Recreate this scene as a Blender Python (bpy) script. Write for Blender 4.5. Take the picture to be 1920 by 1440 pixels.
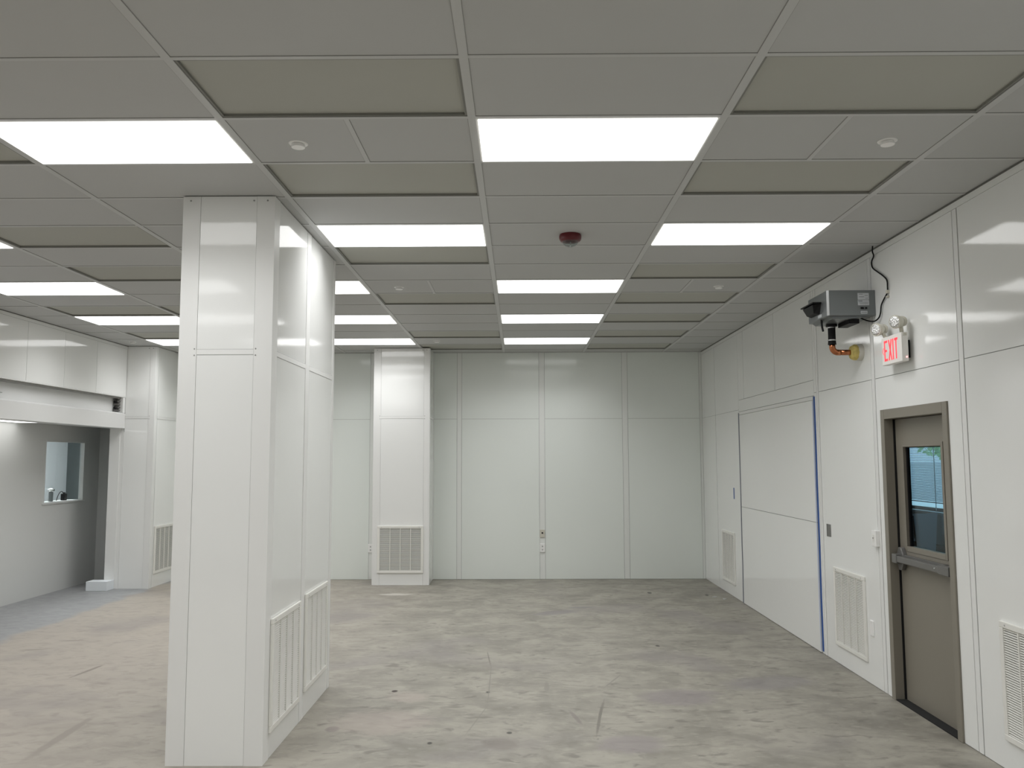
import bpy, bmesh, math, random
from mathutils import Vector, Matrix
random.seed(7)
S = bpy.context.scene
COL = S.collection
for o in list(bpy.data.objects):
    bpy.data.objects.remove(o)

# ------------------------------------------------------------------ camera
PITCH, YAW, ROLL, FPX = 0.0906708, -0.00775991, -0.00298469, 1566.5203
CAMZ = 1.7849
def cam_basis():
    cp, sp, cy, sy = math.cos(PITCH), math.sin(PITCH), math.cos(YAW), math.sin(YAW)
    f = Vector((sy*cp, cy*cp, sp)); r = Vector((cy, -sy, 0)); u = r.cross(f)
    cr, sr = math.cos(ROLL), math.sin(ROLL)
    return cr*r + sr*u, -sr*r + cr*u, f
cr_, cu_, cf_ = cam_basis()
cd = bpy.data.cameras.new('camera'); cam = bpy.data.objects.new('camera', cd); COL.objects.link(cam)
cd.sensor_fit = 'HORIZONTAL'; cd.sensor_width = 36.0; cd.lens = FPX/1920*36.0
cd.clip_start = 0.05; cd.clip_end = 900
M = Matrix((cr_, cu_, -cf_)).transposed().to_4x4(); M.translation = Vector((0, 0, CAMZ))
cam.matrix_world = M
S.camera = cam

# ------------------------------------------------------------------ world and exposure
w = bpy.data.worlds.new('world'); S.world = w; w.use_nodes = True
bg = w.node_tree.nodes['Background']
bg.inputs['Color'].default_value = (0.80, 0.92, 1.0, 1); bg.inputs['Strength'].default_value = 1.7
S.view_settings.view_transform = 'Standard'; S.view_settings.look = 'None'
S.view_settings.gamma = 1.0; S.view_settings.use_curve_mapping = False
S.view_settings.exposure = 0.0
LIGHT_EMIT = 2.3      # glow of the lens itself
LAMP_WATTS, LAMP_SPREAD = 13.2, 136.0   # lamp behind each lens, narrowed by its prismatic lens
S.cycles.use_denoising = True
S.cycles.max_bounces = 14; S.cycles.diffuse_bounces = 10; S.cycles.glossy_bounces = 6
S.cycles.transparent_max_bounces = 12; S.cycles.caustics_reflective = False; S.cycles.caustics_refractive = False

# ------------------------------------------------------------------ room numbers
CZ = 3.431            # ceiling
XR = 2.806            # right wall
YB = 12.763           # back wall
XL = -5.63            # left wall
YF = -4.2             # wall behind the camera
GX, GY = -0.2212, 3.2884   # ceiling grid origin
PX, PY = 1.22, 0.61
SEAM = 2.41           # height of the horizontal panel joint

# ------------------------------------------------------------------ materials
MAT = {}
def nodes_of(m):
    m.use_nodes = True
    return m.node_tree, m.node_tree.nodes['Principled BSDF']
def mat(name, col, rough=0.5, metal=0.0, spec=0.5, bump=None, mottle=None, emit=None, coat=0):
    """bump = (scale, strength, distance); mottle = (scale, amount)"""
    m = bpy.data.materials.new(name); nt, p = nodes_of(m); N, L = nt.nodes, nt.links
    p.inputs['Base Color'].default_value = (*col, 1); p.inputs['Roughness'].default_value = rough
    p.inputs['Metallic'].default_value = metal; p.inputs['Specular IOR Level'].default_value = spec
    if coat: p.inputs['Coat Weight'].default_value = coat; p.inputs['Coat Roughness'].default_value = 0.08
    geo = N.new('ShaderNodeNewGeometry') if (bump or mottle) else None
    if mottle:
        t = N.new('ShaderNodeTexNoise'); t.inputs['Scale'].default_value = mottle[0]; t.inputs['Detail'].default_value = 4
        L.new(geo.outputs['Position'], t.inputs['Vector'])
        r = N.new('ShaderNodeMapRange'); r.inputs['From Min'].default_value = 0.3; r.inputs['From Max'].default_value = 0.7
        r.inputs['To Min'].default_value = 1-mottle[1]; r.inputs['To Max'].default_value = 1+mottle[1]
        L.new(t.outputs['Fac'], r.inputs['Value'])
        v = N.new('ShaderNodeVectorMath'); v.operation = 'SCALE'; v.inputs[0].default_value = col
        L.new(r.outputs['Result'], v.inputs['Scale']); L.new(v.outputs['Vector'], p.inputs['Base Color'])
    if bump:
        t = N.new('ShaderNodeTexNoise'); t.inputs['Scale'].default_value = bump[0]; t.inputs['Detail'].default_value = 2
        L.new(geo.outputs['Position'], t.inputs['Vector'])
        b = N.new('ShaderNodeBump'); b.inputs['Strength'].default_value = bump[1]; b.inputs['Distance'].default_value = bump[2]
        L.new(t.outputs['Fac'], b.inputs['Height']); L.new(b.outputs['Normal'], p.inputs['Normal'])
    if emit:
        p.inputs['Emission Color'].default_value = (*emit[0], 1); p.inputs['Emission Strength'].default_value = emit[1]
    MAT[name] = m
    return m
mat('panel', (0.85, 0.86, 0.85), 0.07, spec=0.9, bump=(26, 0.08, 0.0018), mottle=(0.8, 0.012))
mat('panel_back', (0.79, 0.83, 0.80), 0.11, bump=(22, 0.07, 0.002), mottle=(0.8, 0.012))
mat('batten', (0.80, 0.805, 0.795), 0.4, spec=0.35)
mat('fascia', (0.70, 0.705, 0.70), 0.5, spec=0.3)
mat('batten_back', (0.78, 0.80, 0.78), 0.3)
mat('seam', (0.30, 0.31, 0.30), 0.7)
mat('seam_light', (0.46, 0.47, 0.46), 0.7)
mat('tile', (0.50, 0.505, 0.50), 0.6, bump=(140, 0.15, 0.001), mottle=(1.3, 0.01))
mat('grid_bar', (0.54, 0.545, 0.54), 0.4)
mat('gasket', (0.31, 0.31, 0.30), 0.8)
mat('filter_screen', (0.43, 0.432, 0.39), 0.6, bump=(500, 0.2, 0.001), mottle=(0.9, 0.03))
mat('filter_frame', (0.22, 0.22, 0.20), 0.5)
mat('diffuser', (0.9, 0.9, 0.9), 0.5, emit=((1.0, 1.0, 0.995), LIGHT_EMIT))
mat('white_enamel', (0.80, 0.80, 0.77), 0.35)
mat('vent_enamel', (0.80, 0.795, 0.755), 0.4)
mat('vent_dark', (0.15, 0.15, 0.14), 0.9)
mat('white_plastic', (0.88, 0.88, 0.87), 0.3)
mat('off_white', (0.62, 0.60, 0.52), 0.4)
mat('door_paint', (0.225, 0.207, 0.172), 0.38, bump=(60, 0.08, 0.001))
mat('frame_paint', (0.235, 0.217, 0.180), 0.35)
mat('bar_metal', (0.19, 0.188, 0.182), 0.38, metal=0.45)
mat('dark_gap', (0.008, 0.008, 0.008), 0.9)
mat('black_plastic', (0.008, 0.008, 0.009), 0.45, spec=0.2)
mat('black_rubber', (0.008, 0.008, 0.009), 0.6, spec=0.2)
mat('box_metal', (0.21, 0.225, 0.23), 0.33, metal=0.6)
mat('box_edge', (0.42, 0.43, 0.43), 0.3, metal=0.6)
mat('sticker', (0.52, 0.54, 0.56), 0.5)
mat('sticker_text', (0.12, 0.13, 0.14), 0.6)
mat('copper', (0.52, 0.20, 0.095), 0.28, metal=1.0, bump=(30, 0.2, 0.002))
mat('steel', (0.6, 0.6, 0.6), 0.3, metal=1.0)
mat('foam_yellow', (0.62, 0.50, 0.16), 0.8, bump=(40, 0.8, 0.01), mottle=(25, 0.25))
mat('foam_white', (0.62, 0.60, 0.54), 0.6, bump=(40, 0.5, 0.005))
mat('red_plastic', (0.11, 0.004, 0.008), 0.35)
mat('exit_red', (0.75, 0.03, 0.05), 0.5, emit=((1.0, 0.09, 0.11), 0.75))
mat('exit_face', (0.84, 0.82, 0.79), 0.4)
mat('exit_led', (1.0, 0.2, 0.2), 0.4, emit=((1.0, 0.35, 0.35), 2.5))
mat('lamp_reflector', (0.8, 0.8, 0.8), 0.15, metal=0.9, bump=(120, 1.0, 0.01))
mat('tape_blue', (0.010, 0.075, 0.30), 0.55)
mat('tape_grey', (0.16, 0.17, 0.21), 0.6)
mat('tape_violet', (0.52, 0.60, 0.80), 0.6)
mat('slot_grey', (0.20, 0.20, 0.19), 0.4, metal=0.3)
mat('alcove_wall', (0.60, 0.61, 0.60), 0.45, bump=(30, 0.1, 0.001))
mat('block_paint', (0.76, 0.80, 0.83), 0.5)
mat('room_wall', (0.76, 0.79, 0.80), 0.6)
mat('dark_wall', (0.06, 0.075, 0.075), 0.6)
mat('office_wall', (0.45, 0.47, 0.48), 0.7)
mat('office_floor', (0.16, 0.16, 0.16), 0.8)
mat('slat', (0.30, 0.36, 0.42), 0.5)
mat('board', (0.60, 0.74, 0.84), 0.6)
mat('desk_dark', (0.06, 0.06, 0.06), 0.5)
mat('desk_brown', (0.11, 0.07, 0.05), 0.5)
mat('paper', (0.75, 0.8, 0.82), 0.7)
mat('leaf', (0.45, 0.72, 0.30), 0.7, mottle=(3, 0.35))
mat('bark', (0.10, 0.07, 0.05), 0.9)
mat('ground', (0.60, 0.64, 0.64), 0.9)
mat('chrome', (0.8, 0.8, 0.8), 0.12, metal=1.0)
mat('grey_tube', (0.22, 0.235, 0.24), 0.4)

def glass_mat(name, tint, ior=1.45):
    m = bpy.data.materials.new(name); m.use_nodes = True; nt = m.node_tree; N, L = nt.nodes, nt.links
    N.remove(N['Principled BSDF']); out = N['Material Output']
    t = N.new('ShaderNodeBsdfTransparent'); t.inputs['Color'].default_value = (*tint, 1)
    g = N.new('ShaderNodeBsdfGlossy'); g.inputs['Roughness'].default_value = 0.02
    lw = N.new('ShaderNodeLayerWeight'); lw.inputs['Blend'].default_value = 0.5
    pw = N.new('ShaderNodeMath'); pw.operation = 'POWER'; pw.inputs[1].default_value = 5.0; L.new(lw.outputs['Facing'], pw.inputs[0])
    f = N.new('ShaderNodeMath'); f.operation = 'MULTIPLY_ADD'; r0 = ((ior-1)/(ior+1))**2; f.inputs[1].default_value = 1-r0; f.inputs[2].default_value = r0
    L.new(pw.outputs[0], f.inputs[0])
    x = N.new('ShaderNodeMixShader')
    L.new(f.outputs[0], x.inputs['Fac']); L.new(t.outputs[0], x.inputs[1]); L.new(g.outputs[0], x.inputs[2])
    L.new(x.outputs[0], out.inputs['Surface']); MAT[name] = m
glass_mat('door_glass', (0.68, 0.83, 0.90), 1.3)
glass_mat('clear_glass', (0.94, 0.965, 0.965), 1.3)
glass_mat('dome_glass', (0.75, 0.78, 0.78), 1.35)

def floor_mat():
    m = bpy.data.materials.new('floor_concrete'); nt, p = nodes_of(m); N, L = nt.nodes, nt.links
    MAT['floor'] = m
    geo = N.new('ShaderNodeNewGeometry'); pos = geo.outputs['Position']
    sep = N.new('ShaderNodeSeparateXYZ'); L.new(pos, sep.inputs[0])
    def math_(op, a, b=None, clamp=False):
        n = N.new('ShaderNodeMath'); n.operation = op; n.use_clamp = clamp
        for i, v in enumerate((a, b)):
            if v is None: continue
            if isinstance(v, (int, float)): n.inputs[i].default_value = v
            else: L.new(v, n.inputs[i])
        return n.outputs[0]
    def noise(scale, detail=5, rough=0.55, stretch=(1, 1, 1), off=(0, 0, 0), dist=0.0):
        mp = N.new('ShaderNodeMapping'); mp.inputs['Scale'].default_value = stretch; mp.inputs['Location'].default_value = off
        L.new(pos, mp.inputs['Vector'])
        t = N.new('ShaderNodeTexNoise'); t.inputs['Scale'].default_value = scale; t.inputs['Detail'].default_value = detail
        t.inputs['Roughness'].default_value = rough; t.inputs['Distortion'].default_value = dist
        L.new(mp.outputs[0], t.inputs['Vector']); return t.outputs['Fac']
    def ramp(v, a, b, lo=0.0, hi=1.0):
        r = N.new('ShaderNodeMapRange'); r.clamp = True
        r.inputs['From Min'].default_value = a; r.inputs['From Max'].default_value = b
        r.inputs['To Min'].default_value = lo; r.inputs['To Max'].default_value = hi
        L.new(v, r.inputs['Value']); return r.outputs['Result']
    def mix(f, a, b):
        x = N.new('ShaderNodeMix'); x.data_type = 'RGBA'
        if isinstance(f, float): x.inputs['Factor'].default_value = f
        else: L.new(f, x.inputs['Factor'])
        for k, v in ((6, a), (7, b)):
            if isinstance(v, tuple): x.inputs[k].default_value = (*v, 1)
            else: L.new(v, x.inputs[k])
        return x.outputs[2]
    tan = (0.305, 0.289, 0.247); dark = (0.175, 0.165, 0.14); pink = (0.39, 0.348, 0.302); lilac = (0.215, 0.197, 0.19)
    big = noise(0.45, 3); mid = noise(2.0, 6, 0.6, (1, 1.25, 1), dist=0.5); fine = noise(6.5, 6, 0.62, (1, 1.6, 1), (3, 1, 0), 0.6); dash = noise(7.5, 3, 0.5, (0.8, 1.5, 1), (11, 7, 0), 0.8)
    c = mix(ramp(mid, 0.40, 0.68, 0.0, 0.85), tan, dark)
    c = mix(ramp(fine, 0.50, 0.74, 0.0, 0.75), c, dark)
    c = mix(ramp(noise(9, 4, 0.5, (1, 1.5, 1), (9, 4, 0)), 0.56, 0.72, 0.0, 0.45), c, (0.38, 0.36, 0.31))
    c = mix(ramp(dash, 0.585, 0.70, 0.0, 0.8), c, (0.155, 0.146, 0.125))
    c = mix(ramp(sep.outputs['X'], -1.0, -3.6, 0.0, 0.75), c, mix(ramp(fine, 0.48, 0.74, 0.0, 0.7), pink, (0.26, 0.23, 0.20)))
    c = mix(ramp(noise(0.8, 3, 0.5, (1, 1, 1), (5, 8, 0)), 0.56, 0.68, 0.0, 0.55), c, lilac)
    # uncoated grey concrete along the left wall and inside the alcove
    edge = math_('ADD', sep.outputs['X'], math_('MULTIPLY', math_('SUBTRACT', noise(1.6, 4, off=(2, 2, 0)), 0.5), 0.45))
    bare = ramp(edge, -5.12, -5.22)
    grey = mix(ramp(fine, 0.35, 0.7), (0.30, 0.305, 0.31), (0.235, 0.24, 0.245))
    c = mix(bare, c, grey)
    # stains and small plugs with shapes of their own: (x, y, half width, half length, angle, colour, amount)
    marks = [(-0.970, 6.667, .022, .03, 0, (0.03, 0.015, 0.012), .95), (-0.244, 6.635, .018, .028, 0, (0.05, 0.045, 0.04), .9),
             (-0.068, 5.673, .018, .025, 0, (0.05, 0.045, 0.04), .9), (-0.57, 5.47, .018, .025, 0, (0.04, 0.035, 0.03), .9),
             (1.329, 8.242, .02, .035, 0, (0.05, 0.045, 0.04), .9), (1.75, 11.45, .03, .06, 0, (0.03, 0.03, 0.03), .9),
             (-0.116, 5.46, .11, .13, .3, (0.17, 0.15, 0.135), .6), (-1.25, 5.75, .045, .06, 0, (0.15, 0.13, 0.125), .65),
             (-1.655, 11.36, .20, .09, 0, (0.52, 0.50, 0.45), .75), (0.42, 10.0, .30, .12, .5, (0.19, 0.175, 0.185), .6),
             (0.75, 10.35, .18, .06, .2, (0.17, 0.16, 0.165), .6), (1.2, 6.5, .30, .22, .2, (0.215, 0.19, 0.195), .6),
             (0.70, 5.45, .22, .18, .2, (0.215, 0.19, 0.195), .6), (2.0, 6.9, .40, .20, .3, (0.20, 0.185, 0.19), .55),
             (-0.95, 5.9, .35, .28, 0, (0.37, 0.32, 0.285), .5), (-0.85, 6.5, .16, .14, 0, (0.37, 0.32, 0.285), .5)]
    def seg(x0, y0, x1, y1, w_, col, amt):
        marks.append(((x0+x1)/2, (y0+y1)/2, w_, math.hypot(x1-x0, y1-y0)/2, math.atan2(x0-x1, y1-y0), col, amt))
    sc = (0.145, 0.135, 0.115)
    seg(0.50, 5.62, 0.60, 6.30, .012, sc, .8); seg(0.53, 5.85, 0.63, 6.42, .010, sc, .7); seg(0.66, 6.75, 0.86, 7.20, .008, (0.18, 0.17, 0.15), .6)
    seg(0.42, 5.85, 0.36, 6.15, .018, (0.17, 0.15, 0.14), .7); seg(0.21, 6.62, 0.22, 6.95, .02, (0.19, 0.18, 0.155), .6)
    seg(-0.30, 8.0, -0.25, 7.45, .006, (0.14, 0.13, 0.11), .8); seg(-0.245, 7.5, -0.235, 6.3, .005, (0.19, 0.18, 0.155), .7); seg(-0.23, 6.3, -0.36, 5.6, .006, (0.19, 0.18, 0.155), .6)
    seg(-2.97, 5.15, -2.99, 6.02, .035, (0.24, 0.215, 0.185), .75); seg(-3.72, 7.1, -3.66, 7.52, .02, (0.18, 0.16, 0.135), .8)
    seg(-4.6, 8.5, -4.35, 8.52, .03, (0.2, 0.18, 0.155), .6); seg(-4.75, 8.1, -4.5, 8.12, .03, (0.22, 0.2, 0.17), .6)
    for (mx, my, hw, hl, ang, col, amt) in marks:
        mp = N.new('ShaderNodeMapping'); mp.vector_type = 'TEXTURE'
        mp.inputs['Location'].default_value = (mx, my, 0); mp.inputs['Rotation'].default_value = (0, 0, ang)
        mp.inputs['Scale'].default_value = (hw, hl, 1); L.new(pos, mp.inputs['Vector'])
        ln = N.new('ShaderNodeVectorMath'); ln.operation = 'LENGTH'; L.new(mp.outputs[0], ln.inputs[0])
        d = math_('ADD', ln.outputs['Value'], math_('MULTIPLY', math_('SUBTRACT', fine, 0.5), 1.2))
        c = mix(ramp(d, 1.15, 0.7, 0.0, amt), c, col)
    L.new(c, p.inputs['Base Color']); p.inputs['Roughness'].default_value = 0.55
    b = N.new('ShaderNodeBump'); b.inputs['Strength'].default_value = 0.15; b.inputs['Distance'].default_value = 0.003
    L.new(fine, b.inputs['Height']); L.new(b.outputs['Normal'], p.inputs['Normal'])
floor_mat()

# ------------------------------------------------------------------ mesh helpers
class MB:
    def __init__(s): s.v = []; s.f = []; s.fm = []; s.sm = []; s.mi = 0
    def add(s, vs, fs, smooth=False):
        n = len(s.v); s.v += [tuple(v) for v in vs]
        for f in fs: s.f.append([i+n for i in f]); s.fm.append(s.mi); s.sm.append(smooth)
        return s
    def box(s, x0, x1, y0, y1, z0, z1):
        x0, x1 = sorted((x0, x1)); y0, y1 = sorted((y0, y1)); z0, z1 = sorted((z0, z1))
        vs = [(x, y, z) for x in (x0, x1) for y in (y0, y1) for z in (z0, z1)]
        return s.add(vs, [(0,1,3,2),(4,6,7,5),(0,4,5,1),(2,3,7,6),(0,2,6,4),(1,5,7,3)])
    def hexa(s, bottom, top):
        """two quads (same winding, counter-clockwise seen from the top side)"""
        return s.add(list(bottom)+list(top), [(3,2,1,0),(4,5,6,7)]+[(i,(i+1)%4,4+(i+1)%4,4+i) for i in range(4)])
    def prism(s, poly, axis, a, b):
        """polygon in the two other axes, extruded along axis from a to b"""
        def P(u, v, t): return {'x': (t, u, v), 'y': (u, t, v), 'z': (u, v, t)}[axis]
        n = len(poly); vs = [P(u, v, a) for u, v in poly]+[P(u, v, b) for u, v in poly]
        return s.add(vs, [tuple(range(n))[::-1], tuple(range(n, 2*n))]+[(i,(i+1)%n,n+(i+1)%n,n+i) for i in range(n)])
    def lathe(s, o, d, prof, n=24):
        """profile of (distance along d, radius) revolved about the axis through o"""
        d = Vector(d).normalized(); a = d.orthogonal().normalized(); b = d.cross(a); o = Vector(o); vs = []; fs = []
        for t, r in prof:
            for k in range(n):
                an = 2*math.pi*k/n; vs.append(o+d*t+(a*math.cos(an)+b*math.sin(an))*r)
        for i in range(len(prof)-1):
            for k in range(n): fs.append((i*n+k, i*n+(k+1) % n, (i+1)*n+(k+1) % n, (i+1)*n+k))
        s.add(vs, fs, True)
        m = len(prof)-1
        s.add([vs[k] for k in range(n)], [tuple(range(n))[::-1]]); s.add([vs[m*n+k] for k in range(n)], [tuple(range(n))])
        return s
    def tube(s, pts, r, n=10, sub=6):
        pts = [Vector(p) for p in pts]
        if sub > 1 and len(pts) > 2:
            q = []
            for i in range(len(pts)-1):
                p0, p1, p2, p3 = pts[max(i-1, 0)], pts[i], pts[i+1], pts[min(i+2, len(pts)-1)]
                for k in range(sub):
                    t = k/sub
                    q.append(0.5*((2*p1)+(p2-p0)*t+(2*p0-5*p1+4*p2-p3)*t*t+(3*p1-p0-3*p2+p3)*t**3))
            q.append(pts[-1]); pts = q
        vs = []; fs = []; a = None
        for i, p in enumerate(pts):
            d = (pts[min(i+1, len(pts)-1)]-pts[max(i-1, 0)]).normalized()
            a = d.orthogonal().normalized() if a is None else (a-d*a.dot(d)).normalized()
            b = d.cross(a)
            for k in range(n):
                an = 2*math.pi*k/n; vs.append(p+(a*math.cos(an)+b*math.sin(an))*r)
        for i in range(len(pts)-1):
            for k in range(n): fs.append((i*n+k, i*n+(k+1) % n, (i+1)*n+(k+1) % n, (i+1)*n+k))
        m = (len(pts)-1)*n
        s.add(vs, fs+[tuple(range(n))[::-1], tuple(range(m, m+n))], True)
        return s
    def build(s, name, material, parent=None, bevel=0, local=False, seg=2):
        """vertices are in world space unless local; the object sits under its parent without extra transforms"""
        off = Vector((0, 0, 0))
        if parent is not None and not local:
            off = parent['_o']; off = Vector(off)
        me = bpy.data.meshes.new(name)
        org = Vector((0, 0, 0))
        if parent is None:      # origin at the base centre of the mesh
            xs = [v[0] for v in s.v]; ys = [v[1] for v in s.v]; zs = [v[2] for v in s.v]
            org = Vector(((min(xs)+max(xs))/2, (min(ys)+max(ys))/2, min(zs))); off = org
        me.from_pydata([tuple(Vector(v)-off) for v in s.v], [], s.f)
        mats = material if isinstance(material, (list, tuple)) else [material]
        for m in mats: me.materials.append(MAT[m])
        for i, p in enumerate(me.polygons): p.material_index = s.fm[i]; p.use_smooth = s.sm[i]
        me.update()
        bm = bmesh.new(); bm.from_mesh(me); bmesh.ops.recalc_face_normals(bm, faces=bm.faces); bm.to_mesh(me); bm.free()
        o = bpy.data.objects.new(name, me); COL.objects.link(o)
        if parent is not None:
            o.parent = parent; o['_o'] = tuple(parent['_o'])
        else:
            o.location = org; o['_o'] = tuple(org)
        if bevel:
            b = o.modifiers.new('bevel', 'BEVEL'); b.width = bevel; b.segments = seg; b.limit_method = 'ANGLE'; b.angle_limit = 0.6
            b.harden_normals = False
        return o
def B(*a): return MB().box(*a)
def root(name, loc):
    o = bpy.data.objects.new(name, None); COL.objects.link(o); o.location = loc; o.empty_display_size = 0.1; o['_o'] = tuple(loc)
    return o
def tag(o, label, cat, group=None):
    o['label'] = label; o['category'] = cat
    if group: o['group'] = group
    return o
def thing(name, loc, label, cat, group=None): return tag(root(name, loc), label, cat, group)
def struct(o): o['kind'] = 'structure'; return o
def copy_tree(o, parent=None):
    c = o.copy(); COL.objects.link(c)
    if parent is not None: c.parent = parent
    for ch in list(o.children): copy_tree(ch, c)
    return c

# ------------------------------------------------------------------ floor
struct(B(-6.45, XR+0.12, YF-0.1, YB+0.1, -0.12, 0).build('floor', 'floor'))

# ------------------------------------------------------------------ panelled wall faces
def wall_face(parent, axis, plane, sgn, spans, joints, z0, z1, mats, bat=()):
    """sheets (proud 4 mm) between seams on a wall face.
    axis 'x': the face is at x=plane and runs along y; sgn = direction towards the room. spans = [(a, b)] sheet extents;
    joints = heights of the horizontal seams; bat = [(a, b)] battens"""
    g = 0.0025
    zs = [z0]+list(joints)+[z1]
    sh = MB()
    for a, b in spans:
        for k in range(len(zs)-1):
            za, zb = zs[k]+(g if k else 0), zs[k+1]-(g if k < len(zs)-2 else 0)
            p0, p1 = plane, plane+sgn*0.004
            if axis == 'x': sh.box(p0, p1, a+g, b-g, za, zb)
            else: sh.box(a+g, b-g, p0, p1, za, zb)
    sh.build('wall_sheets', mats[0], parent)
    for a, b in bat:
        p1 = plane+sgn*0.006
        (B(plane, p1, a+g, b-g, z0, z1) if axis == 'x' else B(a+g, b-g, plane, p1, z0, z1)).build('batten', mats[1], parent, bevel=0.0015)

# back wall
wb = struct(B(-6.5, XR+0.2, YB, YB+0.15, 0, CZ+0.1).build('wall_back', 'seam_light'))
bb = [(-0.94, -0.868), (0.312, 0.398), (1.583, 1.668), (2.762, XR-0.002), (-2.27, -2.205), (-3.55, -3.48), (-4.85, -4.78)]
ed = [-6.4, -4.85, -4.78, -3.55, -3.48, -2.27, -2.205, -0.94, -0.868, 0.312, 0.398, 1.583, 1.668, 2.762]
wall_face(wb, 'y', YB, -1, [(ed[i], ed[i+1]) for i in range(0, len(ed), 2)], [SEAM], 0.004, CZ-0.004, ('panel_back', 'batten_back'), bb)

# right wall with the openings for the door
FY0, FY1, FZ = 5.465, 6.468, 2.16      # outer edge of the steel door frame
mb = MB()
mb.box(XR, XR+0.13, YF, FY0+0.02, 0, CZ+0.1).box(XR, XR+0.13, FY1-0.02, YB+0.15, 0, CZ+0.1).box(XR, XR+0.13, FY0+0.02, FY1-0.02, FZ-0.02, CZ+0.1)
wr = struct(mb.build('wall_right', 'seam'))
wall_face(wr, 'x', XR, -1, [(7.86, 7.925), (10.645, 11.905), (11.915, YB-0.006)], [SEAM], 0.004, CZ-0.05, ('panel', 'batten'))
wall_face(wr, 'x', XR, -1, [(6.622, 7.80), (4.0, 5.238), (2.7, 3.94), (1.4, 2.64), (0.1, 1.34), (-1.2, 0.04), (-2.5, -1.26), (YF, -2.56)], [SEAM], 0.004, CZ-0.05,
          ('panel', 'batten'), [(6.562, 6.618), (5.242, 5.298), (7.804, 7.856), (3.945, 3.995), (2.645, 2.695), (1.345, 1.395), (0.045, 0.095)])
wall_face(wr, 'x', XR, -1, [(FY1, 6.558), (5.302, FY0)], [], 0.004, FZ, ('panel', 'batten'))
wall_face(wr, 'x', XR, -1, [(5.302, 6.558)], [SEAM], FZ, CZ-0.05, ('panel', 'batten'))
# above the covered opening
wall_face(wr, 'x', XR, -1, [(7.925, 10.645)], [], 2.386, 2.530, ('panel', 'batten'))
wall_face(wr, 'x', XR, -1, [(7.925, 9.12), (9.125, 10.38), (10.385, 10.645)], [], 2.535, CZ-0.05, ('panel', 'batten'))
B(XR-0.006, XR, YF, YB-0.004, CZ-0.048, CZ-0.003).build('wall_angle', 'panel', wr)

# wall behind the camera
wf = struct(B(XL-0.2, XR+0.13, YF-0.15, YF, 0, CZ+0.1).build('wall_front', 'panel'))

# left wall: header over the alcove, jamb, plain part near the camera
AY0, AY1, AZ = 5.2, 11.90, 2.250     # alcove opening
AX = -6.40                            # alcove back wall
mb = MB()
mb.box(XL-0.20, XL, YF, AY0, 0, CZ+0.1)                       # solid part nearer than the opening
mb.box(XL-0.20, XL, AY0, YB+0.05, 2.705, CZ+0.1)              # wall above the header
mb.box(XL-0.20, XL-0.055, AY1, YB, 0, 2.705)                  # jamb and the wall behind the pilaster
mb.box(XL-0.20, XL, AY1-0.0, YB, 2.2, 2.705)
wl = struct(mb.build('wall_left', 'seam'))
sg = MB()
ys = [AY0-0.9, 6.26, 7.06, 7.86, 8.655, 9.455, 10.25, 11.04, 11.895]
for i in range(len(ys)-1): sg.box(XL, XL+0.004, ys[i]+0.0025, ys[i+1]-0.0025, 2.705, CZ-0.045)
for a, b in ((YF, -2), (-2, -0.7), (-0.7, 0.6), (0.6, 1.9), (1.9, 3.2), (3.2, 4.2975)):
    sg.box(XL, XL+0.004, a+0.0025, b-0.0025, 0.004, SEAM-0.0025).box(XL, XL+0.004, a+0.0025, b-0.0025, SEAM+0.0025, CZ-0.045)
sg.box(XL, XL+0.004, 4.3025, AY0, 0.004, 2.70)
sg.build('wall_sheets', 'panel', wl)
B(XL, XL+0.006, YF, AY1-0.005, CZ-0.043, CZ-0.003).build('wall_angle', 'panel', wl)
B(XL-0.20, XL+0.006, AY0, AY1-0.004, 2.690, 2.704).build('bottom_flange', 'batten', wl, bevel=0.002)
MB().box(XL-0.203, XL-0.056, AY1-0.012, AY1-0.002, 0.0, AZ+0.25).build('jamb_trim', 'batten', wl, bevel=0.002)
# header of the alcove: sunken fascia above, deeper box below
hd = struct(MB().box(XL-0.19, XL-0.11, AY0, AY1-0.004, AZ+0.22, 2.69).build('trim_1', 'fascia'))
MB().prism([(XL-0.19, AZ), (XL+0.004, AZ), (XL+0.004, AZ+0.205), (XL-0.012, AZ+0.22), (XL-0.19, AZ+0.22)], 'y', AY0, AY1-0.003).build('header_box', 'fascia', hd, bevel=0.002)
MB().box(XL-0.11, XL-0.003, 11.83, AY1-0.004, AZ+0.22, 2.69).build('end_plate', 'batten', hd, bevel=0.001)
B(XL-0.109, XL-0.03, AY0, 11.83, 2.672, 2.690).build('shade_strip', 'gasket', hd)  # grey strip painting in the shade below the overhanging upper wall
MB().box(XL-0.110, XL-0.100, 9.13, 9.135, 2.55, 2.69).box(XL-0.11, XL-0.100, 9.13, 9.20, 2.545, 2.552).build('fascia_joint', 'seam', hd)
t = thing('cable_track', (XL-0.07, 11.80, 2.48), 'short dark notched track standing at the right end of the alcove header', 'bracket')
q = MB()
for k in range(5): q.prism([(XL-0.10, 2.49+k*0.042), (XL-0.045, 2.49+k*0.042), (XL-0.035, 2.51+k*0.042), (XL-0.10, 2.522+k*0.042)], 'y', 11.76, 11.828)
q.build('notch_plate', 'bar_metal', t)
for k, z in enumerate((2.535, 2.62)): MB().lathe((XL-0.075, 11.765, z), (0, -1, 0), [(0, 0.02), (0.03, 0.02), (0.034, 0.012)], 12).build('roller', 'black_rubber', t)
B(XL-0.108, XL-0.10, 11.75, 11.83, 2.475, 2.69).build('back_strip', 'seam', t)

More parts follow.
